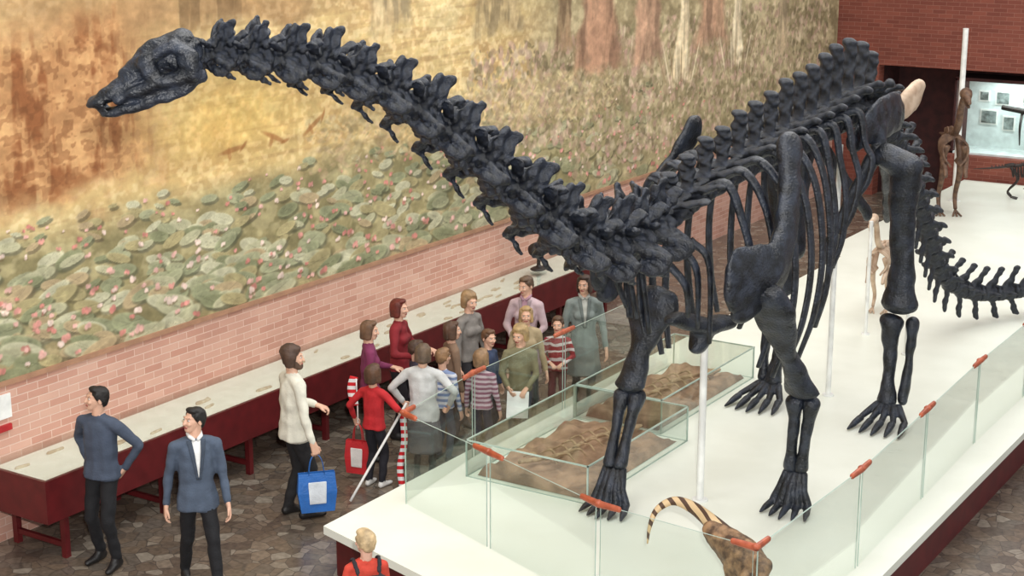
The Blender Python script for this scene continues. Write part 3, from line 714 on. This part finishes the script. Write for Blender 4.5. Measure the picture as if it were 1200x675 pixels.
def make_hand(nm, W, d, n, fwd_hint, s, parent, m, curl=.5):
    d = d.normalized(); n = (n-d*n.dot(d)).normalized(); x = d.cross(n)
    if x.dot(fwd_hint) < 0: x = -x
    def Q(a, b_, c): return W+(x*a+n*b_+d*c)*s
    def el(p, r): return (p.x, p.y, p.z, r*s)
    q_ = [hull(el(Q(-.012, 0, -.03), .022), el(Q(.012, 0, -.03), .022), el(Q(-.02, 0, .02), .017), el(Q(.022, 0, .02), .018)),
          hull(el(Q(-.02, 0, .02), .017), el(Q(.022, 0, .02), .018), el(Q(-.03, .002, .075), .012), el(Q(.03, .002, .08), .0125))]
    for k_, (o, l) in enumerate(((.031, .070), (.0105, .080), (-.0105, .074), (-.031, .058))):
        p0 = Q(o, 0, .08-abs(o)*.1); a1 = curl*.7; a2 = curl*1.7; a3 = curl*2.5
        p1 = p0+(d*math.cos(a1)+n*math.sin(a1))*l*.45*s+x*o*.12*s; p2 = p1+(d*math.cos(a2)+n*math.sin(a2))*l*.32*s; p3 = p2+(d*math.cos(a3)+n*math.sin(a3))*l*.23*s
        q_ += chain(el(p0, .0095), el(p1, .009), el(p2, .0083), el(p3, .0072))
    t0 = Q(.022, .004, .01); t1 = Q(.05, .016, .042); t2 = Q(.056, .026, .078)
    q_ += chain(el(t0, .014), el(t1, .0115), el(t2, .009))
    addobj(nm, build_mesh(nm, [(p, 0) for p in q_], [m], .0052*max(.8, s), 1), parent)
    return Q(0, .026, .088)

def person(name, pos, h, th, hth=None, hpitch=0, top=(120, 120, 120), bottom=('pants', (25, 25, 30)), shoe=(25, 22, 22), hair=('short', (40, 28, 22)),
           skin=(222, 176, 150), arms=None, feet=None, shirt=None, beard=None, top_mat=None, hem=.86, bulk=1.0, female=False, accent=None, lean=0.0):
    """arms = [left, right]; local x points to the figure's right, y forward."""
    child = h < 1.5
    hs_ = 1.0*(h/1.75)**.45 if child else 1.0*(h/1.75)**.8
    bs = (h-.30*hs_)/1.45; s = bs
    e = empty(name, (pos[0], pos[1], 0), heading(th))
    Rz = Matrix.Rotation(heading(th), 4, 'Z'); grips = []
    mk_skin = cm('skin', skin, .55, tuple(x*.95 for x in skin))
    M_ = [mk_skin, top_mat or cm('cloth_top', top), cm('cloth_bottom', bottom[1]), cm('shoe', shoe, .5), cm('shirt', shirt or (235, 235, 235)), cm('accent', accent or (30, 30, 30))]
    pr = []; w_ = bulk*(.9 if female else 1.0)
    def A(k_, *el): pr.append((sc_h(s, *el), k_))
    ly = lean
    # torso
    A(1, (0, ly, 1.36, .165*w_, .105*w_, .09), (0, ly*.7, 1.2, .165*w_, .118*w_, .1)); A(1, (0, ly*.7, 1.2, .165*w_, .118*w_, .1), (0, ly*.3, 1.05, .155*w_, .118*w_, .08))
    hw = .185*w_+(.92-hem)*.06
    A(1, (0, ly*.3, 1.05, .155*w_, .118*w_, .08), (0, 0, .93, .18*w_, .132*w_, .04)); A(1, (0, 0, .93, .18*w_, .132*w_, .04), (0, 0, hem+.02, hw, .145*w_, .018))
    A(1, (.150*w_, ly, 1.395, .06, .07, .055), (-.150*w_, ly, 1.395, .06, .07, .055), (0, ly*.9, 1.46, .07, .065, .03))
    if female and not child: A(1, (.065, .075+ly, 1.25, .07, .055, .065), (-.065, .075+ly, 1.25, .07, .055, .065))
    A(0, (0, ly-.005, 1.42, .056, .058, .04), (0, ly+.01, 1.55, .05, .052, .04))
    A(1, (0, ly-.005, 1.455, .075, .072, .022))
    # legs
    feet = feet or [(-.1, .02), (.1, -.02)]
    kind = bottom[0]
    lm = 2 if kind == 'pants' else 5
    A(2, (0, 0, .98, .14*w_, .1*w_, .05), (0, 0, .9, .145*w_, .105*w_, .06))
    for q, (fx, fy) in zip((-1, 1), feet):
        hj = V((q*.08, 0, .88)); an = V((fx, fy, .09)); kn, an = ik(hj, an, .41, .405, V((q*.05, 1, 0)))
        g = 1.0 if kind == 'pants' else .8
        A(lm, (hj.x, hj.y, hj.z, .082*g, .092*g, .08), (kn.x, kn.y, kn.z, .066*g, .07*g, .07)); md = kn.lerp(an, .35)
        A(lm, (kn.x, kn.y, kn.z, .064*g, .068*g, .06), (md.x, md.y-.01, md.z, .06*g, .064*g, .06)); A(lm, (md.x, md.y-.01, md.z, .06*g, .064*g, .06), (an.x, an.y-.005, an.z+.02, .05*g, .056*g, .045))
        A(3, (an.x, an.y-.045, .045, .04, .04, .045), (an.x+q*.01, an.y+.07, .04, .046, .05, .038)); A(3, (an.x+q*.01, an.y+.07, .036, .046, .05, .034), (an.x+q*.025, an.y+.16, .03, .036, .045, .028))
        A(3, (an.x, an.y-.005, .1, .043, .05, .04), (an.x, an.y+.02, .06, .045, .07, .04))
    if kind == 'skirt':
        A(2, (0, 0, .97, .14*w_, .1*w_, .05), (0, 0, .78, .19*w_, .15*w_, .05)); A(2, (0, 0, .78, .19*w_, .15*w_, .05), (0, 0, .42, .22*w_, .19*w_, .02))
    if kind == 'coat':
        A(1, (0, 0, 1.02, .155*w_, .118*w_, .05), (0, 0, .8, .2*w_, .16*w_, .05)); A(1, (0, 0, .8, .2*w_, .16*w_, .05), (0, 0, .5, .23*w_, .19*w_, .02))
    # arms
    arms = arms or [((-.27, .06, .84), (-.4, -1, 0), .45), ((.27, .06, .84), (.4, -1, 0), .45)]
    for q, (tg, pole, curl) in zip((-1, 1), arms):
        sh = V((q*.178*w_, ly, 1.385)); el_, wr = ik(sh, V(tg), .285, .26, V(pole))
        A(1, (sh.x, sh.y, sh.z, .060, .064, .058), (el_.x, el_.y, el_.z, .048)); A(1, (el_.x, el_.y, el_.z, .048), (wr.x, wr.y, wr.z, .037)); d = (wr-el_).normalized()
        w2 = wr+d*.025; A(0, (wr.x, wr.y, wr.z, .026), (w2.x, w2.y, w2.z, .023))
        n_ = V((-q, 0, 0)) if abs(d.z) > .5 else V((0, 0, -1))
        gp = make_hand('hand_'+('left' if q < 0 else 'right'), (wr+d*.05)*s, d, n_, V((0, 1, 0)) if abs(d.z) > .5 else V((-q, 0, 0)), s, e, mk_skin, curl)
        grips.append(V((pos[0], pos[1], 0))+(Rz @ gp))
    bo = addobj('body', build_mesh('body', pr, M_, .0125 if not child else .0105, 2, .011, 11, skipdisp=(0, 3)), e)
    if shirt is not None:
        # shirt front and lapels laid on the chest surface
        tree = BVHTree.FromObject(bo, bpy.context.evaluated_depsgraph_get())
        def on(x, z, off):
            r = tree.ray_cast(V((x*s, .6, z*s)), V((0, -1, 0)))
            return (V(r[0]) if r[0] is not None else V((x*s, .1, z*s)))+V((0, off, 0))
        vs = []; fs = []; mi = []
        def strip(L0, L1, n, off, k_):
            o = len(vs)
            for i in range(n+1):
                t = i/n; za = L0[0][1]+(L0[1][1]-L0[0][1])*t
                for j in range(5):
                    u_ = j/4; xa = (L0[0][0]+(L0[1][0]-L0[0][0])*t)*(1-u_)+(L1[0][0]+(L1[1][0]-L1[0][0])*t)*u_
                    vs.append(on(xa, za, off))
            for i in range(n):
                for j in range(4): fs.append([o+i*5+j, o+i*5+j+1, o+(i+1)*5+j+1, o+(i+1)*5+j]); mi.append(k_)
        strip(((-.045, 1.45), (-.003, 1.12)), ((.045, 1.45), (.003, 1.12)), 14, .004, 0)
        for q in (-1, 1): strip(((q*.04, 1.455), (q*.001, 1.10)), ((q*.085, 1.44), (q*.022, 1.10)), 14, .010, 1)
        so = addobj('shirt_front', mesh_from('shirt_front', vs, fs, [M_[4], cm('lapel', tuple(x*.8 for x in top))], True, mi), e)
        sm = so.modifiers.new('s', 'SOLIDIFY'); sm.thickness = .004
        join_parts('shirt_collar', [(hull((q*.05, ly+.045, 1.485, .018, .022, .018), (q*.02, ly+.072, 1.462, .016, .014, .016), (q*.06, ly-.01, 1.50, .012, .02, .018)), 0) for q in (-1, 1)], [M_[4]], e).scale = (s, s, s)
    # head
    hc = [mk_skin, cm('hair', hair[1], .6, tuple(x*.7 for x in hair[1])), cm('lips', (178, 96, 88), .5)]
    H = []
    def B(k_, *el): H.append((hull(*el), k_))
    B(0, (0, -.012, .035, .074, .092, .08)); B(0, (0, .01, .0, .066, .08, .07), (0, .05, -.075, .036, .036, .03)); B(0, (0, -.02, -.02, .06, .06, .06), (0, -.02, -.14, .05, .05, .03))
    B(0, (0, .086, .014, .009, .012, .012), (0, .102, -.024, .015, .014, .011)); B(0, (.03, .07, -.02, .025, .02, .022), (-.03, .07, -.02, .025, .02, .022)); B(0, (.03, .078, .032, .022, .012, .008), (-.03, .078, .032, .022, .012, .008))
    for q in (-1, 1):
        B(0, (q*.075, -.008, .012, .01, .018, .022), (q*.08, -.014, -.012, .008, .014, .02)); B(1, (q*.016, .088, .036, .007, .006, .005), (q*.044, .078, .038, .007, .006, .005))
    B(2, (.018, .082, -.053, .008, .008, .005), (-.018, .082, -.053, .008, .008, .005), (0, .089, -.053, .01, .008, .007))
    st = hair[0]
    B(1, (0, -.024, .05, .084, .095, .083)); B(1, (0, .03, .098, .066, .05, .03), (0, -.06, .06, .074, .05, .06)); B(1, (0, -.06, .03, .075, .058, .07), (0, -.06, -.03, .062, .045, .04))
    for q in (-1, 1): B(1, (q*.068, .015, .05, .015, .03, .03), (q*.07, -.035, .01, .016, .04, .04))
    if st == 'bob':
        for q in (-1, 1): B(1, (q*.068, -.01, .05, .026, .06, .05), (q*.074, -.01, -.07, .026, .05, .03))
        B(1, (0, -.07, .04, .085, .05, .07), (0, -.07, -.08, .08, .045, .03))
    if st == 'puffy':
        B(1, (0, -.03, .07, .1, .105, .085)); 
        for q in (-1, 1): B(1, (q*.08, -.02, .03, .03, .06, .06), (q*.075, -.03, -.05, .025, .05, .03))
    if beard:
        hc.append(cm('beard', beard, .8)); B(3, (0, .055, -.085, .045, .042, .035), (0, .075, -.062, .03, .02, .01)); B(3, (.05, .02, -.05, .02, .03, .04), (-.05, .02, -.05, .02, .03, .04), (0, .05, -.09, .04, .04, .03))
    hm = build_mesh('head', H, hc, .006, 1)
    rz = heading(hth if hth is not None else th)-heading(th)
    Mh = Matrix.Translation(V((0, ly*s+.015*s, h-.133*hs_))) @ Matrix.Rotation(rz, 4, 'Z') @ Matrix.Rotation(math.radians(hpitch), 4, 'X') @ Matrix.Scale(hs_, 4)
    addobj('head', hm, e, Mh)
    ev = [(hull((q*.030, .076, .014, .0135, .010, .0085)), 0) for q in (-1, 1)]+[(hull((q*.030, .084, .014, .0065, .0045, .0065)), 1) for q in (-1, 1)]
    oe = join_parts('eyes', ev, [m_eye, m_iris], e); oe.matrix_local = Mh
    return e, grips, heading(th)

up_arm = lambda q, x=.2, y=.28, z=1.1, c=.9: ((q*x, y, z), (q*.6, -.5, -.6), c)
person('man_in_sweater', (-10.80, 9.88), 1.76, -22, -62, 8, top=(70, 80, 98), bottom=('pants', (20, 20, 24)), hair=('short', (28, 22, 20)), arms=[((-.2, -.08, .96), (-1, -.6, 0), .7), ((.2, -.08, .96), (1, -.6, 0), .7)], feet=[(-.13, .05), (.12, -.05)], bulk=1.04)
person('man_in_blazer', (-9.68, 9.95), 1.74, 22, -45, 8, top=(78, 90, 108), shirt=(240, 240, 238), bottom=('pants', (22, 22, 26)), hair=('short', (26, 20, 18)), arms=[((-.25, .10, .85), (-.4, -1, 0), .5), ((.27, -.06, .85), (.3, -1, 0), .5)], feet=[(-.1, .3), (.1, -.26)], hem=.78, bulk=1.04)
_, gB, hB = person('bearded_man', (-10.05, 11.73), 1.8, 120, 95, 0, top=(226, 222, 206), bottom=('pants', (28, 26, 28)), hair=('puffy', (84, 60, 46)), beard=(92, 70, 56), arms=[((-.2, .3, 1.05), (-.6, -.6, -.2), .8), ((.30, .06, .86), (.4, -1, 0), 1.25)], feet=[(-.1, -.04), (.1, .06)], hem=.8, bulk=1.05)
girl, gG, hG = person('girl_in_red', (-9.88, 12.81), 1.36, 150, 150, 0, top=(190, 34, 40), bottom=('pants', (30, 28, 36)), hair=('bob', (96, 66, 46)), arms=[((-.38, .06, .95), (-.6, -.8, 0), 1.25), ((.30, .2, 1.12), (.6, -.6, 0), 1.2)], feet=[(-.1, 0), (.1, .03)], shoe=(230, 228, 224))
person('red_haired_woman', (-10.57, 14.2), 1.66, 75, 70, 0, top=(132, 28, 36), bottom=('pants', (30, 24, 30)), hair=('bob', (112, 42, 30)), female=True, arms=[up_arm(-1), up_arm(1)])
person('woman_in_purple', (-10.42, 13.45), 1.6, 100, 85, -5, top=(124, 46, 84), bottom=('pants', (40, 36, 44)), hair=('bob', (116, 84, 60)), female=True, arms=[up_arm(-1), ((.26, .05, .85), (.4, -1, 0), .5)])
person('woman_in_white_sweater', (-9.52, 13.2), 1.54, 168, 175, -10, top=(206, 206, 204), bottom=('skirt', (108, 106, 110)), hair=('bob', (110, 88, 68)), female=True, bulk=1.2, hem=.8, arms=[((-.3, .12, .98), (-1, -.5, 0), .8), ((.3, .12, .98), (1, -.5, 0), .8)])
person('woman_in_pink_coat', (-9.87, 15.8), 1.68, -15, -40, -8, top=(196, 172, 176), shirt=(180, 140, 154), bottom=('coat', (60, 50, 56)), hair=('short', (110, 84, 62)), female=True, arms=[up_arm(-1, .12, .22, 1.0), up_arm(1, .12, .22, 1.02)])
person('woman_in_grey_coat', (-9.28, 16.15), 1.7, 5, -20, 0, top=(124, 132, 128), shirt=(176, 176, 168), bottom=('coat', (60, 60, 62)), hair=('bob', (70, 50, 40)), female=True, bulk=1.1)
person('person_in_grey_jacket', (-10.15, 15.0), 1.62, 50, 40, -5, top=(134, 128, 122), bottom=('pants', (50, 48, 52)), hair=('puffy', (170, 136, 96)), female=True)
person('child_in_patterned_sweater', (-9.4, 15.75), 1.27, -5, -10, 0, top_mat=stripes('red_pattern', (142, 38, 48), (214, 200, 200), 3.2, 'Z', .9, 6, .76), bottom=('pants', (100, 34, 44)), hair=('short', (100, 72, 52)), arms=[up_arm(-1, .12, .2, 1.05), up_arm(1, .12, .2, 1.05)])
person('schoolchild', (-9.72, 13.85), 1.3, 150, 140, 0, top_mat=stripes('blue_stripe', (196, 198, 206), (118, 134, 168), 5, 'Z', .9, .3), bottom=('pants', (80, 86, 100)), hair=('short', (150, 114, 80)))
person('schoolchild', (-9.35, 14.05), 1.3, 160, 150, 0, top_mat=stripes('pink_stripe', (196, 176, 184), (140, 92, 110), 6, 'Z', .9, .3), bottom=('pants', (54, 58, 76)), hair=('bob', (160, 126, 92)))
person('schoolchild', (-9.72, 14.75), 1.3, 60, 40, 0, top=(60, 72, 100), bottom=('pants', (40, 42, 52)), hair=('short', (112, 78, 54)))
person('schoolchild', (-9.95, 14.35), 1.45, 110, 100, 0, top=(128, 102, 82), bottom=('pants', (60, 54, 58)), hair=('bob', (92, 64, 46)))
person('schoolchild', (-10.15, 13.95), 1.3, 110, 90, 0, top=(60, 56, 70), bottom=('pants', (40, 38, 46)), hair=('short', (80, 56, 42)))
_, gF, hF = person('fair_haired_girl', (-9.2, 14.6), 1.46, -5, -30, -10, top=(132, 126, 96), bottom=('pants', (66, 70, 84)), hair=('puffy', (196, 164, 114)), arms=[up_arm(-1, .12, .25, .98, .7), up_arm(1, .14, .25, .98, .7)])
person('schoolgirl', (-9.50, 15.2), 1.5, 15, 0, 0, top=(176, 156, 122), bottom=('skirt', (80, 72, 76)), hair=('bob', (190, 156, 108)), female=True)
kid, _, _ = person('blond_child', (-7.27, 9.28), 1.36, -165, -140, 0, top=(216, 74, 56), bottom=('pants', (50, 60, 90)), hair=('short', (226, 196, 150)), skin=(228, 180, 156), feet=[(-.1, 0), (.1, 0)])
pr = [(hull((-.1, -.17, 1.0, .04), (.1, -.17, 1.0, .04), (-.09, -.16, .72, .05), (.09, -.16, .72, .05)), 0)]
for q in (-1, 1): pr.append((tube([(q*.08, -.14, 1.05), (q*.1, -.06, 1.12), (q*.1, .04, 1.1), (q*.1, .1, .98)], [(.012, .022)]*4, 4, 8), 0))
addobj('backpack', build_mesh('pack', pr, [cm('pack', (40, 38, 44))], .01, 2), kid)

# ------------------------------------------------------------------ carried things
def bag(name, grip, rot, w_, h_, d_, m1, m2):
    e = empty(name, (grip.x, grip.y, grip.z-h_-.19), rot)
    vs = []; fs = []
    for (z, k_) in ((0, .92), (h_*.5, 1.08), (h_, 1.0)):
        dd = d_*(1 if z == 0 else (.9 if z < h_ else .45))
        vs += [V((-w_/2*k_, -dd/2, z)), V((w_/2*k_, -dd/2, z)), V((w_/2*k_, dd/2, z)), V((-w_/2*k_, dd/2, z))]
    for r in (0, 4):
        for i in range(4): fs.append([r+i, r+(i+1) % 4, r+4+(i+1) % 4, r+4+i])
    fs.append([3, 2, 1, 0])
    o = addobj('sack', mesh_from('sack', vs, fs, [m1]), e); o.modifiers.new('s', 'SOLIDIFY').thickness = .004
    b_ = o.modifiers.new('b', 'BEVEL'); b_.width = .02; b_.segments = 3
    pr = []
    for yv in (-d_*.2, d_*.2): pr.append((tube([(-w_*.22, yv, h_-.02), (-w_*.15, yv*.5, h_+.13), (0, 0, h_+.19), (w_*.15, yv*.5, h_+.13), (w_*.22, yv, h_-.02)], [(.01, .004)]*5, 4, 6), 0))
    join_parts('handles', pr, [m1], e)
    for q in (-1, 1):
        yv = q*d_*.56
        join_parts('printed_panel_%d' % (q+1), [(hull((-w_*.22, yv, h_*.3, .004, .004, .03), (w_*.22, yv, h_*.3, .004, .004, .03), (w_*.24, yv*.9, h_*.72, .004, .004, .03), (-w_*.24, yv*.9, h_*.72, .004, .004, .03)), 0)], [m2], e, False)
    return e
bag('blue_shopping_bag', gB[1], hB+math.radians(75), .36, .40, .12, cm('blue_bag', (44, 108, 186), .4), cm('bag_print', (226, 232, 238), .5))
bag('red_shopping_bag', gG[0], hG+math.radians(10), .27, .36, .11, cm('red_bag', (196, 44, 50), .4), cm('bag_print2', (232, 226, 222), .5))
m_rw = stripes('red_white', (232, 230, 228), (206, 30, 38), 4.0, 'Z', .8, .4)
g0, g1 = gG
rb = empty('ribbon_banner')
low = V((-9.80, 12.28, .03)); topp = g1+(g1-low).normalized()*.12
pr = [(tube([topp, g1, g1.lerp(low, .5), low], [.014, .014, .014, .014], 3, 8), 0),
      (tube([g1+V((.02, .0, .02)), g1+V((.06, -.03, -.3)), g1+V((.02, -.06, -.6)), g1+V((.08, -.08, -.88))], [(.005, .04)]*4, 6, 6, V((.5, -.8, 0))), 1)]
join_parts('ribbon', pr, [cm('white_ribbon', (238, 236, 232)), m_rw], rb)
fl = empty('small_flag')
join_parts('flag', [(tube([g0+V((0, 0, -.06)), g0+V((0, 0, .2)), g0+V((-.01, 0, .5))], [.007]*3, 3, 6), 0), (tube([g0+V((-.03, -.01, .52)), g0+V((-.06, -.02, .38)), g0+V((-.02, -.02, .2))], [(.006, .05)]*3, 6, 6, V((.5, -.8, 0))), 1)], [cm('white_ribbon', (238, 236, 232)), m_rw], fl)
pc = (gF[0]+gF[1])/2+V((.02, -.04, -.1))
boxes('paper_sheet', [(-.12, -.002, -.15, .12, .002, .15, 0)], [m_paper]).matrix_world = Matrix.Translation(pc) @ Matrix.Rotation(hF, 4, 'Z') @ Matrix.Rotation(math.radians(30), 4, 'X')
